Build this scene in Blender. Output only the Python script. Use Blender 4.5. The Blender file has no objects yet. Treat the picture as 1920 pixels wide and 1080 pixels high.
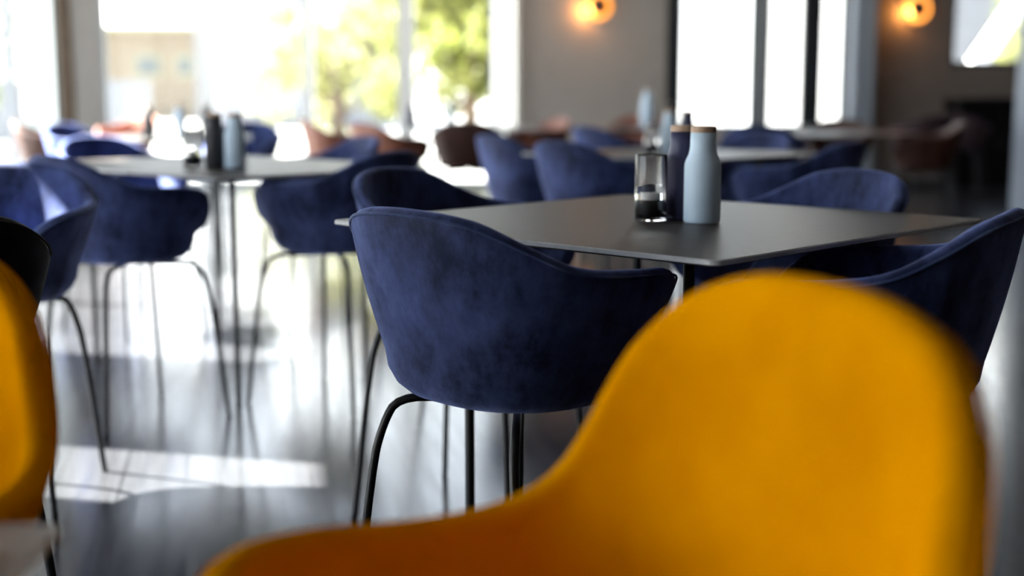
import bpy, bmesh, math, random
import numpy as np
from mathutils import Vector, Matrix
random.seed(7); np.random.seed(7)
C = bpy.context.scene.collection
PI = math.pi

# ------------------------------------------------------------------ camera
H_EYE = 0.98
cam_d = bpy.data.cameras.new('camera'); cam = bpy.data.objects.new('camera', cam_d); C.objects.link(cam)
cam_d.sensor_width = 36; cam_d.lens = 45; cam_d.clip_end = 400; cam_d.clip_start = 0.02
cam.location = (0, 0, H_EYE)
cam.rotation_euler = (PI/2 - math.atan(360/2400), 0, 0)
cam_d.dof.use_dof = True; cam_d.dof.focus_distance = 2.1; cam_d.dof.aperture_fstop = 1.64
bpy.context.scene.camera = cam

# ------------------------------------------------------------------ sky, sun, exposure
SKY = 2.5; SUN = 46.0; EXPO = 1.25
w = bpy.data.worlds.new('sky'); bpy.context.scene.world = w; w.use_nodes = True
nt = w.node_tree; nt.nodes.clear()
tc = nt.nodes.new('ShaderNodeTexCoord'); sx = nt.nodes.new('ShaderNodeSeparateXYZ')
rp = nt.nodes.new('ShaderNodeValToRGB'); bg = nt.nodes.new('ShaderNodeBackground'); wo = nt.nodes.new('ShaderNodeOutputWorld')
nt.links.new(tc.outputs['Generated'], sx.inputs[0]); nt.links.new(sx.outputs['Z'], rp.inputs[0])
rp.color_ramp.elements[0].position = 0.0; rp.color_ramp.elements[0].color = (1.0, 0.99, 0.97, 1)
rp.color_ramp.elements[1].position = 0.8; rp.color_ramp.elements[1].color = (0.42, 0.60, 1.0, 1)
nt.links.new(rp.outputs[0], bg.inputs[0]); bg.inputs[1].default_value = SKY; nt.links.new(bg.outputs[0], wo.inputs[0])
sd = bpy.data.lights.new('sun', 'SUN'); sd.energy = SUN; sd.angle = math.radians(0.6); sd.color = (1, 0.95, 0.88)
sun = bpy.data.objects.new('sun', sd); C.objects.link(sun)
ELEV = math.radians(45.5)
sun_dir = Vector((0.973*math.cos(ELEV), -0.23*math.cos(ELEV), -math.sin(ELEV)))
sun.rotation_euler = sun_dir.to_track_quat('-Z', 'Y').to_euler(); sun.location = (-20, 5, 20)
vs = bpy.context.scene.view_settings
vs.view_transform = 'Standard'; vs.look = 'None'; vs.gamma = 1.0; vs.use_curve_mapping = False; vs.exposure = EXPO
bpy.context.scene.cycles.use_denoising = True
bpy.context.scene.cycles.sample_clamp_indirect = 8.0

# ------------------------------------------------------------------ materials
def mat(name, col, rough=0.5, metal=0.0, spec=0.5, **kw):
    m = bpy.data.materials.new(name); m.use_nodes = True
    b = m.node_tree.nodes['Principled BSDF']
    b.inputs['Base Color'].default_value = (*col, 1); b.inputs['Roughness'].default_value = rough
    b.inputs['Metallic'].default_value = metal; b.inputs['Specular IOR Level'].default_value = spec
    for k, v in kw.items():
        b.inputs[k.replace('_', ' ')].default_value = v
    return m
def noise_mix(m, c1, c2, scale, detail=4, lo=.35, hi=.65, coord='Object', stretch=(1, 1, 1), bump=0, bscale=200):
    n = m.node_tree.nodes; l = m.node_tree.links; b = n['Principled BSDF']
    t = n.new('ShaderNodeTexCoord'); mp = n.new('ShaderNodeMapping'); mp.inputs['Scale'].default_value = stretch
    l.new(t.outputs[coord], mp.inputs[0])
    no = n.new('ShaderNodeTexNoise'); no.inputs['Scale'].default_value = scale; no.inputs['Detail'].default_value = detail
    l.new(mp.outputs[0], no.inputs['Vector'])
    r = n.new('ShaderNodeValToRGB'); r.color_ramp.elements[0].position = lo; r.color_ramp.elements[1].position = hi
    r.color_ramp.elements[0].color = (*c1, 1); r.color_ramp.elements[1].color = (*c2, 1)
    l.new(no.outputs[0], r.inputs[0]); l.new(r.outputs[0], b.inputs['Base Color'])
    if bump:
        n2 = n.new('ShaderNodeTexNoise'); n2.inputs['Scale'].default_value = bscale; l.new(mp.outputs[0], n2.inputs['Vector'])
        bp = n.new('ShaderNodeBump'); bp.inputs['Strength'].default_value = bump; bp.inputs['Distance'].default_value = 0.002
        l.new(n2.outputs[0], bp.inputs['Height']); l.new(bp.outputs[0], b.inputs['Normal'])
    return m
def velvet(name, c1, c2, sheen, tint, rough=0.75):
    m = mat(name, c1, rough, 0, 0.25)
    b = m.node_tree.nodes['Principled BSDF']
    b.inputs['Sheen Weight'].default_value = sheen; b.inputs['Sheen Roughness'].default_value = 0.5
    b.inputs['Sheen Tint'].default_value = (*tint, 1)
    noise_mix(m, c1, c2, 10, 7, .36, .66, stretch=(1, 1, .65), bump=.25, bscale=450)
    n = m.node_tree.nodes; l = m.node_tree.links                     # the pressed nap: patches that catch more or less light
    for x in n:
        if x.type == 'TEX_NOISE' and abs(x.inputs['Scale'].default_value-10) < .01: x.inputs['Roughness'].default_value = .68
    r = n.new('ShaderNodeMapRange'); r.inputs[1].default_value = .36; r.inputs[2].default_value = .66
    r.inputs[3].default_value = sheen*.3; r.inputs[4].default_value = sheen
    no = [x for x in n if x.type == 'TEX_NOISE' and abs(x.inputs['Scale'].default_value-10) < .01][0]
    l.new(no.outputs[0], r.inputs[0]); l.new(r.outputs[0], b.inputs['Sheen Weight'])
    return m
M = {}
M['navy'] = velvet('navy_velvet', (.003, .008, .038), (.052, .078, .225), 1.0, (.36, .46, 1.0))
M['navy_rim'] = velvet('navy_piping', (.012, .026, .09), (.03, .055, .17), .9, (.5, .62, 1.0))
M['shaded_navy'] = velvet('shaded_navy_velvet', (.002, .003, .006), (.003, .004, .010), .04, (.4, .5, .9))  # navy velvet with shade put into the colour, for the unlit chair
M['yellow'] = noise_mix(mat('mustard_wool', (.84, .32, .0), .95, 0, .0), (.80, .30, .0), (.88, .345, .0), 14, 5, bump=.3, bscale=500)
M['tan'] = noise_mix(mat('tan_leather', (.26, .09, .055), .5), (.22, .075, .045), (.30, .115, .07), 8)
M['brown'] = noise_mix(mat('brown_leather', (.06, .022, .015), .5), (.05, .018, .012), (.075, .027, .018), 8)
M['plum'] = noise_mix(mat('plum_fabric', (.05, .026, .032), .85), (.04, .02, .026), (.06, .032, .04), 10)
M['black_metal'] = mat('black_steel', (.012, .013, .015), .38, 0.3)
M['steel'] = mat('dark_steel', (.08, .08, .085), .3, 0.9)
M['laminate'] = noise_mix(mat('table_laminate', (.060, .051, .046), .46, 0, .22), (.056, .047, .042), (.065, .055, .050), 60)
M['light_laminate'] = noise_mix(mat('pale_laminate', (.30, .27, .25), .35, 0, .5), (.28, .25, .23), (.33, .30, .27), 60)
M['lit_edge'] = noise_mix(mat('lit_edge', (.50, .51, .53), .4), (.47, .48, .50), (.53, .54, .56), 90)  # paler all round: light caught by the chamfer is put into the colour
M['ash'] = noise_mix(mat('ash_grinder', (.66, .82, .985), .5), (.64, .80, .97), (.68, .84, .99), 30)
M['navy_matte'] = noise_mix(mat('navy_grinder', (.03, .032, .085), .5), (.028, .03, .08), (.034, .036, .092), 30)
M['carbon'] = noise_mix(mat('carbon_grinder', (.015, .015, .02), .5), (.013, .013, .017), (.018, .018, .024), 30)
M['wood_cap'] = noise_mix(mat('walnut_cap', (.50, .33, .22), .5), (.42, .27, .18), (.56, .38, .26), 40, stretch=(1, 1, 6))
M['wax'] = mat('white_wax', (.8, .8, .76), .6)
M['candle_base'] = mat('smoked_base', (.02, .026, .028), .15)
M['wall'] = noise_mix(mat('taupe_plaster', (.36, .325, .30), .85), (.35, .315, .29), (.37, .335, .31), 6)
M['dimmed_wall'] = noise_mix(mat('dimmed_plaster', (.17, .145, .13), .85), (.16, .137, .122), (.18, .153, .138), 6)  # same plaster darkened: light falloff put into the colour, and less bounce
M['white_wall'] = noise_mix(mat('white_plaster', (.78, .79, .78), .85), (.76, .77, .76), (.80, .81, .80), 6)
M['ceil'] = noise_mix(mat('ceiling_plaster', (.22, .21, .20), .9), (.21, .20, .19), (.23, .22, .21), 5)
M['frame_grey'] = mat('grey_aluminium', (.30, .32, .34), .45, .2)
M['white_and_glare'] = mat('white_and_glare_paint', (.80, .80, .78), .5)
M['frame_dark'] = mat('dark_aluminium', (.02, .024, .028), .45, .3)
M['blue_grey'] = mat('blue_grey_column', (.30, .34, .40), .6)
M['lamp_plate'] = mat('warm_painted_plate', (.70, .50, .32), .6)
M['brass'] = mat('brushed_brass', (.75, .47, .16), .35, 1.0)
M['black_cab'] = noise_mix(mat('black_lacquer', (.003, .003, .0035), .5, 0, .15), (.0025, .0025, .003), (.004, .004, .0045), 20)
M['linen'] = noise_mix(mat('white_linen', (.75, .77, .80), .9), (.72, .74, .77), (.79, .81, .84), 60)
M['bark'] = noise_mix(mat('bark', (.12, .08, .05), .9), (.09, .06, .04), (.16, .11, .07), 12)
M['render_beige'] = noise_mix(mat('beige_render', (.145, .114, .076), .9), (.138, .108, .071), (.152, .12, .081), 3)
M['render_white'] = noise_mix(mat('white_render', (.185, .185, .195), .9), (.178, .178, .188), (.192, .192, .202), 3)
M['render_grey'] = noise_mix(mat('grey_render', (.15, .15, .155), .9), (.14, .14, .145), (.16, .16, .165), 3)
M['roof'] = noise_mix(mat('pale_roof', (.80, .80, .78), .7), (.77, .77, .75), (.83, .83, .81), 4)
M['eave'] = mat('eave_timber', (.28, .27, .16), .8)
M['house_glass'] = mat('house_glass', (.05, .06, .06), .1)
M['paving'] = noise_mix(mat('paving', (.24, .235, .225), .9), (.21, .205, .195), (.27, .265, .255), 1.5)
M['petal'] = mat('red_sign', (.25, .05, .05), .6)

def leafmat(name, c1, c2):
    m = mat(name, c1, .6); n = m.node_tree.nodes; l = m.node_tree.links
    noise_mix(m, c1, c2, 1.3, 3, .3, .7)
    b = n['Principled BSDF']; tr = n.new('ShaderNodeBsdfTranslucent'); mx = n.new('ShaderNodeMixShader'); mx.inputs[0].default_value = .5
    src = b.inputs['Base Color'].links[0].from_socket
    l.new(src, tr.inputs[0]); l.new(b.outputs[0], mx.inputs[1]); l.new(tr.outputs[0], mx.inputs[2]); l.new(mx.outputs[0], n['Material Output'].inputs[0])
    return m
M['leaf'] = leafmat('lime_leaves', (.26, .27, .10), (.43, .42, .21))
M['leaf2'] = leafmat('green_leaves', (.11, .135, .022), (.30, .30, .095))

def glass_pane():
    m = bpy.data.materials.new('window_glass'); m.use_nodes = True; n = m.node_tree.nodes; l = m.node_tree.links
    n.remove(n['Principled BSDF'])
    t = n.new('ShaderNodeBsdfTransparent'); t.inputs[0].default_value = (.94, .96, .95, 1)
    g = n.new('ShaderNodeBsdfGlossy'); g.inputs['Roughness'].default_value = .02
    lw = n.new('ShaderNodeLayerWeight'); lw.inputs[0].default_value = .5
    pw = n.new('ShaderNodeMath'); pw.operation = 'POWER'; pw.inputs[1].default_value = 4.0; l.new(lw.outputs['Facing'], pw.inputs[0])
    f = n.new('ShaderNodeMapRange'); f.inputs[3].default_value = .025; f.inputs[4].default_value = .5; l.new(pw.outputs[0], f.inputs[0])
    mx = n.new('ShaderNodeMixShader'); l.new(f.outputs[0], mx.inputs[0]); l.new(t.outputs[0], mx.inputs[1]); l.new(g.outputs[0], mx.inputs[2])
    l.new(mx.outputs[0], n['Material Output'].inputs[0]); return m
M['pane'] = glass_pane()
M['tumbler'] = mat('tumbler_glass', (1, 1, 1), .02, 0, .5, Transmission_Weight=1.0, IOR=1.46)
def curtain_mat(name, c):
    m = mat(name, c, .9); n = m.node_tree.nodes; l = m.node_tree.links
    b = n['Principled BSDF']; tr = n.new('ShaderNodeBsdfTranslucent'); tr.inputs[0].default_value = (*c, 1)
    mx = n.new('ShaderNodeMixShader'); mx.inputs[0].default_value = .6
    l.new(b.outputs[0], mx.inputs[1]); l.new(tr.outputs[0], mx.inputs[2]); l.new(mx.outputs[0], n['Material Output'].inputs[0]); return m
M['curtain'] = curtain_mat('grey_sheer_curtain', (.17, .19, .20)); M['bright_strip'] = curtain_mat('bright_strip_sheet', (.82, .82, .80))
def glow(name, col, s):
    m = bpy.data.materials.new(name); m.use_nodes = True; n = m.node_tree.nodes
    n.remove(n['Principled BSDF']); e = n.new('ShaderNodeEmission'); e.inputs[0].default_value = (*col, 1); e.inputs[1].default_value = s
    m.node_tree.links.new(e.outputs[0], n['Material Output'].inputs[0]); return m
M['bulb'] = glow('warm_bulb', (1, .36, .06), 1.5)

def floor_mat():
    m = mat('dark_planks', (.06, .06, .065), .3, 0, .38); n = m.node_tree.nodes; l = m.node_tree.links; b = n['Principled BSDF']
    t = n.new('ShaderNodeTexCoord'); mp = n.new('ShaderNodeMapping'); mp.inputs['Rotation'].default_value = (0, 0, math.radians(78))
    l.new(t.outputs['Object'], mp.inputs[0])
    br = n.new('ShaderNodeTexBrick'); br.offset = .37; br.inputs['Scale'].default_value = 1
    br.inputs['Brick Width'].default_value = 1.3; br.inputs['Row Height'].default_value = .16
    br.inputs['Mortar Size'].default_value = .0025; br.inputs['Mortar'].default_value = (.02, .02, .02, 1)
    br.inputs['Color1'].default_value = (.026, .027, .030, 1); br.inputs['Color2'].default_value = (.042, .043, .048, 1)
    l.new(mp.outputs[0], br.inputs['Vector'])
    m2 = n.new('ShaderNodeMapping'); m2.inputs['Scale'].default_value = (2.5, 40, 1); l.new(mp.outputs[0], m2.inputs[0])
    no = n.new('ShaderNodeTexNoise'); no.inputs['Scale'].default_value = 1; no.inputs['Detail'].default_value = 6; l.new(m2.outputs[0], no.inputs['Vector'])
    mx = n.new('ShaderNodeMix'); mx.data_type = 'RGBA'; mx.blend_type = 'MULTIPLY'; mx.inputs['Factor'].default_value = .55
    rr = n.new('ShaderNodeValToRGB'); rr.color_ramp.elements[0].position = .3; rr.color_ramp.elements[0].color = (.45, .45, .47, 1); rr.color_ramp.elements[1].position = .65
    l.new(no.outputs[0], rr.inputs[0]); l.new(br.outputs[0], mx.inputs['A']); l.new(rr.outputs[0], mx.inputs['B'])
    l.new(mx.outputs['Result'], b.inputs['Base Color'])
    r2 = n.new('ShaderNodeMapRange'); r2.inputs[3].default_value = .10; r2.inputs[4].default_value = .27; l.new(no.outputs[0], r2.inputs[0]); l.new(r2.outputs[0], b.inputs['Roughness'])
    return m
M['floor'] = floor_mat()

# ------------------------------------------------------------------ helpers
def obj(name, bm, m, parent=None, smooth=False):
    me = bpy.data.meshes.new(name); bmesh.ops.recalc_face_normals(bm, faces=bm.faces[:]); bm.to_mesh(me); bm.free()
    me.materials.append(M[m] if isinstance(m, str) else m)
    if smooth:
        for p in me.polygons: p.use_smooth = True
    o = bpy.data.objects.new(name, me); C.objects.link(o)
    if parent: o.parent = parent
    return o
def tag(o, label, cat, group=None):
    o['label'] = label; o['category'] = cat
    if group: o['group'] = group
    return o
def struct(o, label=None):
    o['kind'] = 'structure'
    if label: o['label'] = label
    return o
def thing(name, label, cat, loc=(0, 0, 0), yaw=0, group=None):
    o = bpy.data.objects.new(name, None); C.objects.link(o); o.empty_display_size = .1
    o.location = loc; o.rotation_euler = (0, 0, yaw); return tag(o, label, cat, group)
def dup(root, loc, yaw, label, group=None, swap=None):
    r = root.copy(); C.objects.link(r); r.location = loc; r.rotation_euler = (0, 0, yaw); r['label'] = label
    if group: r['group'] = group
    for ch in list(root.children):
        c = ch.copy(); C.objects.link(c); c.parent = r
        for g in ch.children:
            d = g.copy(); C.objects.link(d); d.parent = c
    return r
def box(bm, x0, x1, y0, y1, z0, z1, mtx=None, bev=0):
    r = bmesh.ops.create_cube(bm, size=1); vs_ = r['verts']
    bmesh.ops.scale(bm, vec=(x1-x0, y1-y0, z1-z0), verts=vs_); bmesh.ops.translate(bm, vec=((x0+x1)/2, (y0+y1)/2, (z0+z1)/2), verts=vs_)
    if bev:
        es = list({e for v in vs_ for e in v.link_edges})
        rr = bmesh.ops.bevel(bm, geom=es, offset=bev, segments=2, affect='EDGES')
        vs_ = list({v for f in rr['faces'] for v in f.verts} | {v for v in vs_ if v.is_valid})
    if mtx is not None: bmesh.ops.transform(bm, matrix=mtx, verts=[v for v in vs_ if v.is_valid])
    return bm
def B(*a, **k): return box(bmesh.new(), *a, **k)
def tube(bm, pts, r, seg=10, closed=False, cap=True):
    P = [Vector(p) for p in pts]; n = len(P); rs = r if isinstance(r, (list, tuple)) else [r]*n
    rings = []; up = Vector((0, 0, 1)); prev = None
    for i in range(n):
        if closed: t = (P[(i+1) % n]-P[i-1]).normalized()
        else: t = (P[min(i+1, n-1)]-P[max(i-1, 0)]).normalized()
        if prev is None:
            a = up if abs(t.z) < .9 else Vector((1, 0, 0)); s = t.cross(a).normalized()
        else:
            s = prev-t*prev.dot(t); s.normalize()
        prev = s; q = t.cross(s)
        rings.append([bm.verts.new(P[i]+(s*math.cos(2*PI*k/seg)+q*math.sin(2*PI*k/seg))*rs[i]) for k in range(seg)])
    for i in range(n if closed else n-1):
        A_, B_ = rings[i], rings[(i+1) % n]
        for k in range(seg): bm.faces.new((A_[k], A_[(k+1) % seg], B_[(k+1) % seg], B_[k]))
    if cap and not closed:
        bm.faces.new(rings[0]); bm.faces.new(rings[-1])
    return bm
def lathe(bm, prof, seg=32, cx=0, cy=0):
    rings = []
    for r, z in prof:
        if r < 1e-5: rings.append([bm.verts.new((cx, cy, z))])
        else: rings.append([bm.verts.new((cx+r*math.cos(2*PI*k/seg), cy+r*math.sin(2*PI*k/seg), z)) for k in range(seg)])
    for a, b in zip(rings, rings[1:]):
        for k in range(seg):
            k2 = (k+1) % seg
            if len(a) == 1 and len(b) == 1: continue
            if len(a) == 1: bm.faces.new((a[0], b[k], b[k2]))
            elif len(b) == 1: bm.faces.new((a[k], a[k2], b[0]))
            else: bm.faces.new((a[k], a[k2], b[k2], b[k]))
    return bm
def smooth_curve(pts, it=2):
    P = [Vector(p) for p in pts]
    for _ in range(it):
        Q = [P[0]]
        for a, b in zip(P, P[1:]): Q += [a*.75+b*.25, a*.25+b*.75]
        Q.append(P[-1]); P = Q
    return P
def hermite(xs, ys, x):
    xs = np.array(xs, float); ys = np.array(ys, float); m = np.zeros(len(xs)); s = np.diff(ys)/np.diff(xs)
    for i in range(1, len(xs)-1):
        if s[i-1]*s[i] > 0: m[i] = 2*s[i-1]*s[i]/(s[i-1]+s[i])
    i = np.clip(np.searchsorted(xs, x)-1, 0, len(xs)-2); h = xs[i+1]-xs[i]; t = (x-xs[i])/h
    return ys[i]*(1+2*t)*(1-t)**2+m[i]*h*t*(1-t)**2+ys[i+1]*t*t*(3-2*t)-m[i+1]*h*t*t*(1-t)

# ------------------------------------------------------------------ room shell
YB = 14.0; ZC = 4.6; XR = 8.0; YR = -4.0
WL0 = Vector((-3.2, 3.4, 0)); WLd = Vector((-.17, 1, 0)).normalized(); WLn = Vector((-WLd.y, WLd.x, 0))   # outward normal of the slanted window wall
def LW(Y): return (Y-3.4)/WLd.y                                     # position along the window wall for a given depth
MLW = Matrix(((WLd.x, WLn.x, 0, WL0.x), (WLd.y, WLn.y, 0, WL0.y), (0, 0, 1, 0), (0, 0, 0, 1)))
xl_rear = -3.2-.17*(YR-3.4); xl_back = -3.2-.17*(YB-3.4)
fl = bmesh.new()
fv = [fl.verts.new(p) for p in ((xl_rear-.3, YR-.3, 0), (XR+.3, YR-.3, 0), (XR+.3, YB+.25, 0), (xl_back-.3, YB+.25, 0))]
fl.faces.new(fv); e = bmesh.ops.extrude_face_region(fl, geom=fl.faces[:]); bmesh.ops.translate(fl, vec=(0, 0, -.15), verts=[v for v in e['geom'] if isinstance(v, bmesh.types.BMVert)])
struct(obj('floor', fl, 'floor'))
ce = bmesh.new()
cv = [ce.verts.new(p) for p in ((xl_rear-.3, YR-.3, ZC), (XR+.3, YR-.3, ZC), (XR+.3, YB+.25, ZC), (xl_back-.3, YB+.25, ZC))]
ce.faces.new(cv); e = bmesh.ops.extrude_face_region(ce, geom=ce.faces[:]); bmesh.ops.translate(ce, vec=(0, 0, .2), verts=[v for v in e['geom'] if isinstance(v, bmesh.types.BMVert)])
struct(obj('ceiling', ce, 'ceil'))
struct(obj('wall_rear', B(xl_rear-.3, XR+.3, YR-.3, YR, 0, ZC), 'dimmed_wall'))
struct(obj('wall_right', B(XR, XR+.3, YR, YB, 0, ZC), 'dimmed_wall'))

HEAD = 3.15
WLEFT = [(-0.5, 2.95), (3.52, 4.10), (5.25, 13.70)]
bm = bmesh.new(); prev = YR-.2
for a, b in WLEFT:
    box(bm, LW(prev), LW(a), 0, .22, 0, ZC, MLW); box(bm, LW(a), LW(b), 0, .22, HEAD, ZC, MLW); prev = b
box(bm, LW(prev), LW(YB+.2), 0, .22, 0, ZC, MLW)
struct(obj('wall_left', bm, 'white_wall'))
XB = [(-4.46, .06, 0.0, 4.3), (1.79, 3.60, .62, 4.3), (4.73, 6.6, 1.30, 2.9)]
for nm, mm, xs, xe, ops in (('wall_back', 'wall', xl_back-.3, 3.60, XB[:2]), ('wall_back_right', 'dimmed_wall', 3.60, XR+.3, XB[2:])):
    bm = bmesh.new(); prev = xs
    for x0, x1, z0, z1 in ops:
        box(bm, prev, x0, YB, YB+.25, 0, ZC); box(bm, x0, x1, YB, YB+.25, z1, ZC)
        if z0 > 0: box(bm, x0, x1, YB, YB+.25, 0, z0)
        prev = x1
    if xe > prev: box(bm, prev, xe, YB, YB+.25, 0, ZC)
    struct(obj(nm, bm, mm))
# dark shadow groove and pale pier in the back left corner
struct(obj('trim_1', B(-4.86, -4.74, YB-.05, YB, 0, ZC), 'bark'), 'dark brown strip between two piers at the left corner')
struct(obj('trim_3', B(1.66, 1.79, YB-.06, YB, 0, ZC), 'frame_dark'), 'dark strip at the left side of the tall window')
struct(obj('trim_2', B(3.62, 3.84, YB-.25, YB, 0, ZC), 'blue_grey'), 'blue grey pillar at the right side of the tall window')

def window(name, x0, x1, z0, z1, mull, mtx=None, y=0.0, fw=.05, fm='frame_grey', transom=None):
    f = bmesh.new(); d0, d1 = y+.06, y+.13
    box(f, x0, x0+fw, d0, d1, z0, z1, mtx); box(f, x1-fw, x1, d0, d1, z0, z1, mtx)
    box(f, x0, x1, d0, d1, z0, z0+fw, mtx); box(f, x0, x1, d0, d1, z1-fw, z1, mtx)
    root = struct(obj(name, f, fm))
    for a, b, mm in mull:
        obj('mullion', B(a, b, d0-.02, d1, z0+fw, z1-fw, mtx), mm, root)
    obj('pane', B(x0+fw*.5, x1-fw*.5, (d0+d1)/2+.012, (d0+d1)/2+.018, z0+fw*.5, z1-fw*.5, mtx), 'pane', root)
    return root
window('window_1', -4.46, .06, 0.0, 4.3, [(-3.39, -3.22, 'white_and_glare'), (-2.265, -2.155, 'white_and_glare'), (-1.24, -1.06, 'white_and_glare'), (-.24, -.19, 'frame_grey')], None, YB, .06)  # white mullions carry the window glare in their colour
window('window_2', 1.79, 3.60, .62, 4.3, [(2.57, 2.79, 'frame_grey'), (3.13, 3.35, 'frame_dark')], None, YB, .05)
window('window_3', 4.73, 6.6, 1.30, 2.9, [(6.05, 6.1, 'frame_dark')], None, YB, .05, 'frame_dark')
for i, (a, b) in enumerate(WLEFT):
    s0, s1 = LW(a), LW(b); ml = []
    k = max(1, int(round((s1-s0)/1.25)))
    for j in range(1, k):
        t = s0+(s1-s0)*j/k; ml.append((t-.025, t+.025, 'frame_grey'))
    window('window_%d' % (4+i), s0, s1, 0.0, HEAD, ml, MLW, 0.0, .05)
def skirting(name, segs, mtx=None):
    b_ = bmesh.new()
    for s in segs: box(b_, *s, mtx)
    return struct(obj(name, b_, 'frame_dark'))
skirting('baseboard_back', [(.08, 3.6, YB-.015, YB, 0, .08), (3.86, XR, YB-.015, YB, 0, .08)])
skirting('baseboard_right', [(XR-.015, XR, YR, YB-.02, 0, .08)])
slab = B(LW(-1.6), LW(3.75), .22, 3.4, 3.22, 3.34, MLW)  # added slab, out of view, that blocks sun at the nearest left window
struct(obj('sunblock', slab, 'frame_dark'), 'flat canopy added outside, unseen, to keep sun off the nearest left window')
# pillar by the right edge of the view
pil = struct(obj('pillar', B(4.32, 4.72, 10.7, 11.1, 0, ZC), 'blue_grey'), 'blue grey pillar at the right edge of the room')

# ------------------------------------------------------------------ outdoors
struct(obj('ground', B(-80, 60, -30, 140, -.30, -.16), 'paving'))
struct(obj('terrace', B(-6, 9, YB+.25, YB+9, -.16, -.03), 'paving'))
def house(name, label, x0, x1, y0, y1, hwall, wall_m, wins, roof_h):
    t = thing(name, label, 'house', ((x0+x1)/2, y0, -.16))
    ox = (x0+x1)/2
    obj('wall', B(x0-ox, x1-ox, 0, y1-y0, 0, hwall), wall_m, t)
    r = bmesh.new(); ov = .5
    a = [r.verts.new(p) for p in ((x0-ox-ov, -ov, hwall), (x1-ox+ov, -ov, hwall), (x1-ox+ov, y1-y0+ov, hwall), (x0-ox-ov, y1-y0+ov, hwall))]
    m_ = (y1-y0)/2; b_ = [r.verts.new(p) for p in ((x0-ox-ov, m_, hwall+roof_h), (x1-ox+ov, m_, hwall+roof_h))]
    r.faces.new(a); r.faces.new((a[0], a[1], b_[1], b_[0])); r.faces.new((a[2], a[3], b_[0], b_[1])); r.faces.new((a[1], a[2], b_[1])); r.faces.new((a[3], a[0], b_[0]))
    obj('roof', r, 'roof', t)
    obj('eave', B(x0-ox-ov, x1-ox+ov, -ov-.05, -ov+.1, hwall-.22, hwall), 'eave', t)
    for wx0, wx1, z0, z1 in wins:
        f_ = obj('window', B(wx0-ox, wx1-ox, -.06, .0, z0, z1), 'eave', t)
        obj('pane', B(wx0-ox+.08, wx1-ox-.08, -.08, -.055, z0+.08, z1-.08), 'house_glass', f_)
    return t
house('house', 'beige house with a pale roof and two small dark windows', -19.6, -14.2, 60, 69, 4.35, 'render_beige', [(-17.4, -16.2, 2.0, 3.0), (-15.5, -14.7, 2.0, 3.0)], 2.6)
house('house', 'tall white rendered house with one grey window beside the tree', -11.2, -5.0, 46, 56, 7.2, 'render_white', [(-9.0, -7.6, 1.6, 3.2)], 2.5)
house('house', 'large pale building seen through the small high window', 9.5, 30, 36, 50, 7.0, 'render_grey', [(15, 16.6, 3.0, 4.6)], 2.5)
tag(obj('garden_wall', B(-30, -9, 32, 32.25, -.16, 1.35), 'render_white'), 'low white garden wall in front of the beige house', 'wall')
be = bmesh.new(); box(be, -.13, .13, -.12, .12, -3.2, 3.2, Matrix.Translation((9.5, 24, 3.0)) @ Matrix.Rotation(math.radians(33), 4, 'Y'))
tag(obj('roof_brace', be, 'white_and_glare'), 'white diagonal brace outside the small high window', 'beam')
lp = thing('street_lamp', 'slender lamp post outside the bright tall window', 'lamp', (5.35, 32, -.16))
obj('pole', tube(bmesh.new(), [(0, 0, 0), (0, 0, 4.2)], .06), 'frame_grey', lp); obj('lamp_head', B(-.5, .12, -.1, .1, 4.1, 4.25, bev=.03), 'frame_grey', lp)

def tree(name, label, x, y, hgt, rad, cz, lm, n, seed, squash=1.0):
    rg = random.Random(seed); t = thing(name, label, 'tree', (x, y, -.16))
    tb = bmesh.new(); tube(tb, [(0, 0, 0), (.05, 0, cz*.4), (0, .05, cz)], [.16, .13, .08], 10)
    for k in range(7):
        a = k*2.4; z0 = cz*(.35+.08*k); L = rad*.8
        tube(tb, smooth_curve([(0, 0, z0), (L*.5*math.cos(a), L*.5*math.sin(a), z0+.3), (L*math.cos(a), L*math.sin(a), z0+1.0)], 1), [.06, .05, .045, .035, .02, .012][:len(smooth_curve([(0, 0, 0), (1, 0, 0), (2, 0, 0)], 1))], 6)
    obj('trunk', tb, 'bark', t)
    f = bmesh.new(); blobs = []
    for k in range(34):
        while True:
            p = Vector((rg.uniform(-1, 1), rg.uniform(-1, 1), rg.uniform(-1, 1)))
            if .25 < p.length < 1: break
        blobs.append((Vector((p.x*rad, p.y*rad, cz+p.z*hgt)), rg.uniform(.18, .34)*rad))
    for k in range(n):
        c, r = rg.choice(blobs)
        d = Vector((rg.gauss(0, 1), rg.gauss(0, 1), rg.gauss(0, 1))).normalized()*r*rg.uniform(.6, 1.05)
        p = c+d; s = rg.uniform(.07, .13)
        q = Matrix.Rotation(rg.uniform(0, 6.28), 3, Vector((rg.gauss(0, 1), rg.gauss(0, 1), rg.gauss(0, 1))).normalized())
        vsx = [f.verts.new(p+q @ Vector(v)) for v in ((-s, 0, 0), (0, -s*.5, .02), (s, 0, 0), (0, s*.5, .02))]
        f.faces.new(vsx)
    o = obj('foliage', f, lm, t); o['kind'] = 'stuff'
    return t
tree('tree', 'lime green tree with thin open foliage beside the white house', -3.4, 25, 1.7, 1.7, 2.2, 'leaf', 5200, 3)
tree('tree', 'dense yellow green tree behind the right pane of the wide window', -.75, 22, 1.6, 1.65, 2.1, 'leaf2', 7500, 5)
tree('tree', 'green tree rising beyond the roof of the white house', -6.2, 62, 4.5, 3.2, 9.5, 'leaf', 3500, 8)
tree('tree', 'leafy tree outside the left window wall', -11.5, 25, 3.0, 2.2, 2.6, 'leaf2', 4500, 11)
tree('tree', 'bare looking green tree beside the white diagonal brace', 12.6, 30, 2.2, 1.7, 2.7, 'leaf2', 2500, 13)

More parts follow.
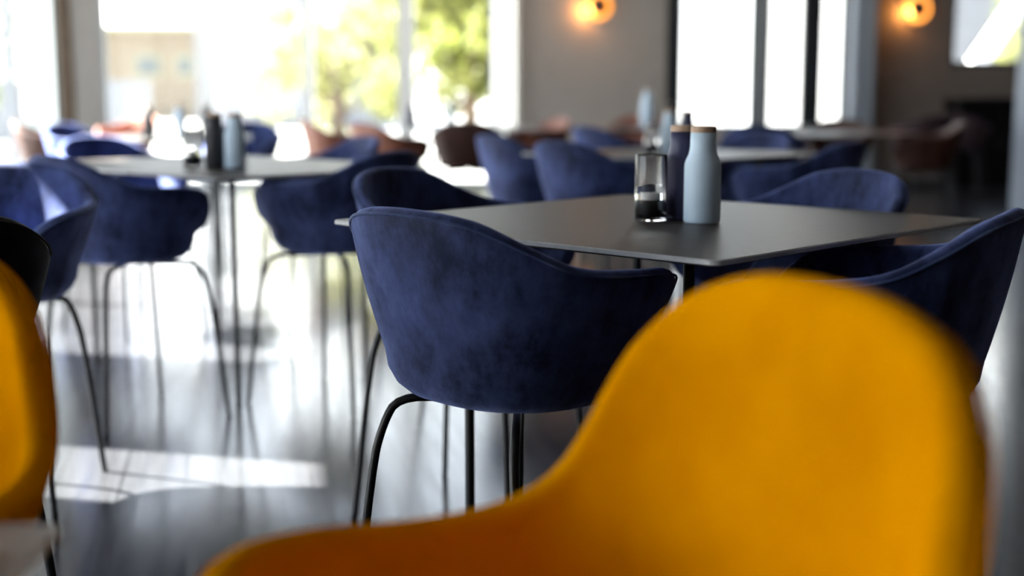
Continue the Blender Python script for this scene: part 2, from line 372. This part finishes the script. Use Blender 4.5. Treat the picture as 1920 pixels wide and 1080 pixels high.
# ------------------------------------------------------------------ dining chairs
DEG = [0, 25, 50, 70, 90, 110, 130, 145, 160, 180]
TUB = dict(a=.265, b=.26, bf=.225, n=2.4, z=[.813, .804, .763, .729, .72, .714, .695, .645, .56, .535], zb=.492, taper=.80, th=.030)
WING = dict(a=.274, b=.235, bf=.31, n=2.9, z=[.836, .812, .742, .622, .592, .604, .607, .577, .495, .455], zb=.405, taper=.84, th=.034)
def chair_meshes(S, nphi=96):
    phi = np.linspace(-PI, PI, nphi, endpoint=False)
    s, c = np.sin(phi), np.cos(phi); bb = np.where(c > 0, S['b'], S['bf'])
    px = S['a']*np.sign(s)*np.abs(s)**(2/S['n']); py = -bb*np.sign(c)*np.abs(c)**(2/S['n'])
    zr = hermite(DEG, S['z'], np.abs(np.degrees(phi)))
    # smooth the outline a little so there are no creases on the axes
    for _ in range(3):
        px = (np.roll(px, 1)+2*px+np.roll(px, -1))/4; py = (np.roll(py, 1)+2*py+np.roll(py, -1))/4; zr = (np.roll(zr, 1)+2*zr+np.roll(zr, -1))/4
    zb, tp, th = S['zb'], S['taper'], S['th']
    rad = np.sqrt(px**2+py**2); ux, uy = px/rad, py/rad
    rows = []
    def row(sc, z): rows.append([(px[i]*sc[i], py[i]*sc[i], z[i]) for i in range(nphi)])
    one = np.ones(nphi)
    for q in (.25, .5, .72): row(one*tp*q, one*(zb+.004*(1-q)))
    rb = .075                                                       # rounded lower edge
    for k in range(5):
        an = k/4*PI/2; row(tp*one-(rb/rad)*(1-math.sin(an))*.8, one*zb+np.minimum(rb, (zr-zb)*.8)*(1-math.cos(an)))
    zlo = zb+np.minimum(rb, (zr-zb)*.8); ro = th/2
    for k in range(1, 12):
        t = k/11; z = zlo+(zr-ro-zlo)*t
        h = (z-zlo)/(zr-zlo); row((tp+(1-tp)*(h*1.35-.35*h*h))*one, z)
    top = np.array([[p[0], p[1]] for p in rows[-1]])
    for k in range(1, 6):
        an = k/6*PI; off = ro*(1-math.cos(an)); zz = zr-ro+ro*math.sin(an)
        rows.append([(top[i, 0]-ux[i]*off, top[i, 1]-uy[i]*off, zz[i]) for i in range(nphi)])
    zs = zb+.022
    prev = [rows[len(rows)-6-11+k] for k in range(0)]
    nouter = 3+5
    outer = rows[nouter:nouter+11]
    for k in range(10, -1, -1):
        r_ = outer[k]
        rows.append([(r_[i][0]-ux[i]*th, r_[i][1]-uy[i]*th, max(r_[i][2], zs)) for i in range(nphi)])
    for q in (.75, .5, .25): rows.append([(rows[nouter+11+5+10][i][0]*q, rows[nouter+11+5+10][i][1]*q, zs) for i in range(nphi)])
    bm = bmesh.new(); R = [[bm.verts.new(p) for p in r_] for r_ in rows]
    for a_, b_ in zip(R, R[1:]):
        for i in range(nphi):
            j = (i+1) % nphi; bm.faces.new((a_[i], a_[j], b_[j], b_[i]))
    for r_, flip in ((R[0], 1), (R[-1], 0)):
        v = bm.verts.new((0, 0, sum(x.co.z for x in r_)/nphi))
        for i in range(nphi): bm.faces.new((r_[i], r_[(i+1) % nphi], v))
    # piping follows the outer rim edge
    k0 = nouter+10
    pip = [Vector(rows[k0][i])+Vector((ux[i]*.0015, uy[i]*.0015, ro*.35)) for i in range(nphi)]
    pb = tube(bmesh.new(), pip,   .0022, 6, closed=True)
    # seat cushion
    cu = bmesh.new(); inn = rows[nouter+11+5+10]; lay = [(.98, zs-.002), (1.0, zs+.012), (.97, zs+.026), (.80, zs+.036), (.45, zs+.039)]
    sc_in = [(max(.01, math.hypot(p[0], p[1])-.004))/math.hypot(p[0], p[1]) for p in inn]
    CR = [[cu.verts.new((inn[i][0]*q*sc_in[i], inn[i][1]*q*sc_in[i], z)) for i in range(nphi)] for q, z in lay]
    for a_, b_ in zip(CR, CR[1:]):
        for i in range(nphi):
            j = (i+1) % nphi; cu.faces.new((a_[i], a_[j], b_[j], b_[i]))
    cu.faces.new(CR[0]); v = cu.verts.new((0, 0, zs+.039))
    for i in range(nphi): cu.faces.new((CR[-1][i], CR[-1][(i+1) % nphi], v))
    return bm, pb, cu
def make_chair(name, label, S, fab, pipm, group=None):
    t = thing(name, label, 'chair', (0, 0, 0), 0, group)
    bm, pb, cu = chair_meshes(S)
    obj('shell', bm, fab, t, True); obj('piping', pb, pipm, t, True); obj('seat_cushion', cu, fab, t, True)
    z = S['zb']-.012
    for sx_, sy_ in ((-1, -1), (1, -1), (1, 1), (-1, 1)):
        pts = smooth_curve([(sx_*.012, sy_*.012, z), (sx_*.08, sy_*.08, z), (sx_*.143, sy_*.143, z-.001), (sx_*.158, sy_*.163, z-.045), (sx_*.175, sy_*.175, z-.12), (sx_*.205, sy_*.205, .0)], 2)
        obj('leg', tube(bmesh.new(), pts, .0075, 10), 'black_metal', t, True)
    return t
def set_fabric(root, fab, pipm):
    for ch in root.children:
        k = ch.name.split('.')[0]
        if k in ('shell', 'piping', 'seat_cushion'):
            ch.data = ch.data.copy(); ch.data.materials[0] = M[pipm if k == 'piping' else fab]

NAVY = 'navy velvet tub chairs around the dining tables'
YEL = 'yellow chairs at the front table'
FAR = 'leather tub chairs at the far tables'
navy0 = None; used = {}
def place(kind, x, y, yaw, label, group):
    global navy0
    if kind not in used:
        if kind == 'navy': used[kind] = make_chair('tub_chair', label, TUB, 'navy', 'navy_rim', group)
        elif kind == 'yellow': used[kind] = make_chair('wing_chair', label, WING, 'yellow', 'yellow', group)
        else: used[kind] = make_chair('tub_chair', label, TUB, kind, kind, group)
        o = used[kind]; o.location = (x, y, 0); o.rotation_euler = (0, 0, math.radians(yaw)); return o
    return dup(used[kind], (x, y, 0), math.radians(yaw), label, group)
place('yellow', .055, .925, 116, 'large bright yellow chair in the foreground, its low arm reaching left', YEL)
place('yellow', -.752, 1.235, 180, 'yellow chair cut off by the left edge, its arm facing the viewer', YEL)
place('navy', .01, 2.10, -46, 'navy velvet tub chair in sharp focus, its back turned to the viewer', NAVY)
place('navy', .54, 2.03, 60, 'dark navy chair behind the right shoulder of the large yellow chair', NAVY)
place('navy', -.09, 2.95, -118, 'navy chair across the near table, shaded inside, just behind the sharp chair', NAVY)
place('navy', .60, 2.87, 116, 'navy chair at the far right side of the near table behind the grinders', NAVY)
place('navy', -1.272, 3.057, 182, 'navy chair at the left edge with a pale strip of sun on its inside', NAVY)
place('navy', -1.166, 3.869, -45, 'navy chair left of the second table leg, back towards the viewer', NAVY)
place('navy', -.571, 4.105, 62, 'navy chair right of the second table leg, back towards the viewer', NAVY)
place('navy', -1.60, 5.35, -125, 'navy chair behind the left end of the second table, its inside in black shade', NAVY)
place('navy', -.82, 5.36, 120, 'navy chair behind the second table, left of the brown leather chairs', NAVY)
place('navy', .361, 5.045, -52, 'lighter blue chair with its lit back at the third table, left of the glass tumbler', NAVY)
place('navy', .11, 5.83, -60, 'blue chair half hidden behind the lit blue chair of the third table', NAVY)
place('navy', 1.10, 5.00, 52, 'dark navy chair at the right end of the third table', NAVY)
place('navy', 1.02, 5.95, 130, 'navy chair behind the third table, under the bright tall window', NAVY)
place('navy', .62, 7.4, -60, 'blue chair showing above the third table, left of its grinders', NAVY)
place('navy', -2.62, 8.0, -110, 'navy chair at the left far table with a sun glint on its rim', NAVY)
place('navy', -1.75, 8.3, 180, 'navy chair behind the left far table, facing the viewer', NAVY)
place('navy', 1.55, 7.9, -20, 'navy chair at the far right table, nearest the viewer', NAVY)
place('shaded_navy', -1.01, 1.99, 43, 'navy chair coloured near black for shade at the left edge between yellow chair and sunlit navy chair', NAVY)
place('tan', -.78, 8.35, -50, 'reddish brown leather chair left of the white far table', FAR)
place('tan', -1.25, 9.2, -70, 'reddish brown leather chair half hidden behind another, left of the white far table', FAR)
place('tan', .20, 10.2, 120, 'brown leather chair at the right end of the white far table', FAR)
place('tan', -3.35, 11.2, 150, 'sunlit orange brown chair by the left corner pier', FAR)
place('tan', 1.02, 10.9, 160, 'brown leather chair below the left wall lamp, beside the tall carafe', FAR)
place('brown', -.30, 8.75, 0, 'dark brown leather chair in front of the white far table', FAR)
place('brown', -3.25, 9.1, -80, 'dark brown chair in front of the left window wall', FAR)
place('brown', 2.35, 9.3, 160, 'dark brown chair below the tall bright window, behind the far right table', FAR)
place('brown', 2.75, 8.6, 80, 'dark brown chair at the right end of the far right table', FAR)
place('plum', 3.55, 11.2, 20, 'plum chair in front of the dark wall, right of the tall window', FAR)
place('plum', 4.15, 11.9, -30, 'plum chair left of the black cabinet', FAR)

# ------------------------------------------------------------------ tables
def rounded(hx, hy, r, n=6):
    pts = []
    for cx, cy, a0 in ((hx-r, hy-r, 0), (-hx+r, hy-r, 90), (-hx+r, -hy+r, 180), (hx-r, -hy+r, 270)):
        for k in range(n+1):
            a = math.radians(a0+90*k/n); pts.append((cx+r*math.cos(a), cy+r*math.sin(a)))
    return pts
def table(label, x, y, yaw, lx, ly, topm='laminate', group='dining tables', low=0):
    t = thing('dining_table', label, 'table', (x, y, -low), math.radians(yaw), group)
    bm = bmesh.new(); hx, hy = lx/2, ly/2
    lay = [(0, .738, .02), (.0, .7395, .02), (.0015, .7415, .02)]
    rg = [[bm.verts.new((px_, py_, z)) for px_, py_ in rounded(hx-i_, hy-i_, r_)] for i_, z, r_ in ((.018, .7285, .015), (.001, .7335, .02), (0, .7345, .02), (0, .7395, .02), (.0018, .741, .02))]
    n = len(rg[0])
    for a_, b_ in zip(rg, rg[1:]):
        for k in range(n): bm.faces.new((a_[k], a_[(k+1) % n], b_[(k+1) % n], b_[k]))
    bm.faces.new(rg[0]); bm.faces.new(rg[-1]); top = obj('tabletop', bm, topm, t)
    eb = bmesh.new(); r1 = [[eb.verts.new((px_, py_, z)) for px_, py_ in rounded(hx+.0006, hy+.0006, .02)] for z in (.7338, .7396)]
    r1.append([eb.verts.new((px_, py_, .7416)) for px_, py_ in rounded(hx-.002, hy-.002, .02)])
    for q in (0, 1):
        for k in range(n): eb.faces.new((r1[q][k], r1[q][(k+1) % n], r1[q+1][(k+1) % n], r1[q+1][k]))
    obj('lit_edge_band', eb, 'lit_edge', t)
    ix, iy = hx-.19, hy-.19
    for sx_, sy_ in ((1, 1), (-1, 1), (-1, -1), (1, -1)):
        lb = tube(bmesh.new(), [(sx_*ix, sy_*iy, low), (sx_*ix, sy_*iy, low+.012), (sx_*ix, sy_*iy, .70), (sx_*ix, sy_*iy, .729)], [.011, .0098, .0098, .0098], 14)
        lg = obj('leg', lb, 'black_metal', t, True)
        obj('mounting_plate', B(sx_*ix-.035, sx_*ix+.035, sy_*iy-.035, sy_*iy+.035, .722, .7285), 'steel', lg)
    u = bmesh.new(); box(u, -.2, .2, -.2, .2, .719, .7285); box(u, -.03, .03, -ix, iy, .721, .7285)
    obj('underframe', u, 'black_metal', t)
    return t
UX, VX = Vector((math.sin(math.radians(44)), math.cos(math.radians(44)), 0)), None
table('dark square table in focus carrying the pale blue grinder', .290, 2.50, 46, .91, .91)
table('dark table left of centre with pale blue and black grinders on it', -1.03, 4.55, 46, .91, 1.30)
table('dark table behind the near one, its warm lit top right of the grinders', .68, 5.47, 46, .91, .91)
table('pale table far back in front of the green tree', -.28, 9.75, 8, .95, .9, 'light_laminate')
table('table far left in front of the beige house', -2.05, 7.6, 12, 1.0, .9)
table('dark table far right under the tall bright window', 2.05, 8.55, 40, .91, .91)
table('table below the left wall lamp with a tall pale carafe', 1.05, 10.05, 10, .91, .91)
table('low pale table whose corner shows at the bottom left of the foreground', -.78, .58, 3, .86, .84, 'light_laminate', low=.111)

# ------------------------------------------------------------------ things on the tables
ZT = .741
def grinder(label, x, y, m, group, z=ZT):
    t = thing('spice_grinder', label, 'grinder', (x, y, z), 0, group)
    pr = [(0, 0), (.031, 0), (.034, .002), (.035, .006), (.035, .104), (.0345, .112), (.032, .120), (.0275, .129), (.0255, .137), (.0245, .146), (.0243, .171), (.0, .171)]
    obj('body', lathe(bmesh.new(), pr), m, t, True)
    obj('cap', lathe(bmesh.new(), [(0, .1705), (.0240, .1705), (.0240, .180), (.0225, .183), (0, .1835)]), 'wood_cap', t, False)
    return t
GR = 'bottle shaped spice grinders on the tables'
g_ash = grinder('pale blue bottle shaped grinder on the near dark table', .362, 2.435, 'ash', GR)
g_nav = grinder('dark navy bottle shaped grinder beside the pale blue one on the near table', .332, 2.503, 'navy_matte', GR)
g_car = grinder('black grinder on the second table beside its pale blue grinder', -1.000, 4.335, 'carbon', GR)
dup(g_ash, (-.925, 4.30, ZT), 0, 'pale blue grinder on the second table, left of centre', GR)
dup(g_ash, (.655, 5.36, ZT), 0, 'pale blue grinder on the third table, behind the near navy grinder', GR)
dup(g_nav, (.74, 5.42, ZT), 0, 'dark navy grinder on the third table', GR)
dup(g_ash, (-.46, 9.6, ZT), 0, 'blue grinder on the pale far table in front of the tree', GR)
dup(g_nav, (-.74, 9.55, ZT), 0, 'dark blue grinder at the left end of the pale far table', GR)
dup(g_ash, (-1.93, 7.5, ZT), 0, 'pale blue grinder on the far left table', GR)
dup(g_car, (-2.10, 7.45, ZT), 0, 'black grinder on the far left table', GR)
dup(g_car, (-1.80, 7.62, ZT), 0, 'black grinder at the right side of the far left table', GR)
dup(g_car, (1.22, 9.95, ZT), 0, 'black grinder beside the tall pale carafe', GR)
cf = thing('carafe', 'tall pale blue carafe on the table below the left wall lamp', 'carafe', (1.04, 9.9, ZT))
obj('body', lathe(bmesh.new(), [(0, 0), (.045, 0), (.052, .01), (.055, .1), (.05, .18), (.034, .24), (.03, .28), (0, .28)]), 'ash', cf, True)
obj('stopper', lathe(bmesh.new(), [(0, .279), (.026, .279), (.026, .30), (0, .302)]), 'wood_cap', cf)
def tumbler(label, x, y, group):
    t = thing('candle_glass', label, 'candle holder', (x, y, ZT), 0, group)
    pr = [(0, 0), (.029, 0), (.031, .003), (.031, .126), (.0302, .128), (.0292, .126), (.0285, .045), (.0285, .006), (0, .005)]
    obj('glass', lathe(bmesh.new(), pr, 40), 'tumbler', t, True)
    fill = obj('base_insert', lathe(bmesh.new(), [(0, .006), (.0278, .006), (.0278, .040), (.026, .042), (0, .042)], 32), 'candle_base', t)
    cd = obj('tealight', lathe(bmesh.new(), [(0, .042), (.019, .042), (.019, .055), (0, .054)], 24), 'wax', t)
    obj('wick', tube(bmesh.new(), [(0, 0, .054), (.001, 0, .062)], .001, 6), 'carbon', cd)
    return t
CG = 'glass candle holders on the tables'
tum = tumbler('clear glass candle holder left of the grinders on the near table', .268, 2.470, CG)
dup(tum, (-1.075, 4.33, ZT), 0, 'glass candle holder beside the black grinder on the second table', CG)
dup(tum, (.585, 5.36, ZT), 0, 'glass candle holder on the third table', CG)
nk = bmesh.new(); box(nk, -.08, .08, -.05, .05, 0, .007, bev=.003); box(nk, -.078, .078, -.048, .049, .007, .014, bev=.003)
o = tag(obj('folded_napkin', nk, 'linen'), 'folded white napkin on the table in the bottom left corner', 'napkin')
o.location = (-.475, .90, ZT-.111); o.rotation_euler = (0, 0, math.radians(4))

# ------------------------------------------------------------------ wall lamps, cabinet, curtain
def sconce(label, x, z):
    t = thing('wall_lamp', label, 'lamp', (x, YB, z), 0, 'round wall lamps on the back wall')
    R_ = Matrix.Rotation(PI/2, 3, 'X')
    def lr(pr, seg=32):
        b_ = lathe(bmesh.new(), pr, seg); bmesh.ops.rotate(b_, cent=(0, 0, 0), matrix=R_, verts=b_.verts[:]); return b_
    obj('wall_plate', lr([(0, 0), (.16, 0), (.165, .006), (.16, .012), (.05, .02), (0, .02)]), 'lamp_plate', t, True)
    obj('stem', lr([(0, .018), (.014, .018), (.014, .10), (0, .10)]), 'brass', t, True)
    obj('bulb', lr([(.112, .030), (.130, .027), (.140, .036), (.130, .046), (.112, .042), (.112, .030)]), 'bulb', t, True)
    obj('cap', lr([(0, .07), (.082, .07), (.090, .078), (.086, .098), (.034, .112), (0, .116)]), 'carbon', t, True)
    ld = bpy.data.lights.new('lamp_light', 'POINT'); ld.energy = 4.5; ld.color = (1, .40, .09); ld.shadow_soft_size = .03
    lo = bpy.data.objects.new('lamp_light', ld); C.objects.link(lo); lo.parent = t; lo.location = (-.11, -.07, -.04)
    return t
sconce('round brass wall lamp on the wall between the two large windows', .92, 1.93)
sconce('round brass wall lamp on the dark wall near the small high window', 4.33, 1.90)
cb = thing('cabinet', 'black cabinet against the dark wall at the right', 'cabinet', (4.95, 13.3, 0))
obj('body', B(-.42, .42, -.25, .25, .06, .92, bev=.004), 'black_cab', cb)
obj('worktop', B(-.44, .44, -.27, .26, .92, .96, bev=.004), 'black_cab', cb)
obj('plinth', B(-.40, .40, -.22, .24, 0, .06), 'frame_dark', cb)
for sx_ in (-1, 1):
    d_ = obj('door', B(min(sx_*.415, sx_*.004), max(sx_*.415, sx_*.004), -.27, -.25, .08, .90, bev=.003), 'black_cab', cb)
    obj('handle', tube(bmesh.new(), [(sx_*.05, -.29, .45), (sx_*.05, -.29, .62)], .006, 8), 'steel', d_)
def curtain(label, cm, f0, f1, n, fn):
    cu = bmesh.new(); prevv = None
    for i in range(n+1):
        t = f0+(f1-f0)*i/n; d = .035*math.sin(i*1.05)+.012*math.sin(i*2.3)
        col_ = [cu.verts.new(fn(t, d, z)) for z in (0.02, 1.0, 2.0, 2.78)]
        if prevv:
            for k in range(3): cu.faces.new((prevv[k], col_[k], col_[k+1], prevv[k+1]))
        prevv = col_
    tag(obj('curtain', cu, cm, None, True), label, 'curtain', 'sheer white curtains at the back windows')
curtain('pale grey sheer curtain hanging in the back left corner', 'curtain', LW(12.86), LW(13.68), 60, lambda t, d, z: MLW @ Vector((t, -.10+d, z)))  # the next sheet is added to give the bright strip beside the wall
curtain('white sheet added for the bright strip at the right edge of the wide window, beside the wall lamp', 'bright_strip', -.20, .07, 24, lambda t, d, z: Vector((t, YB-.09+d, z)))
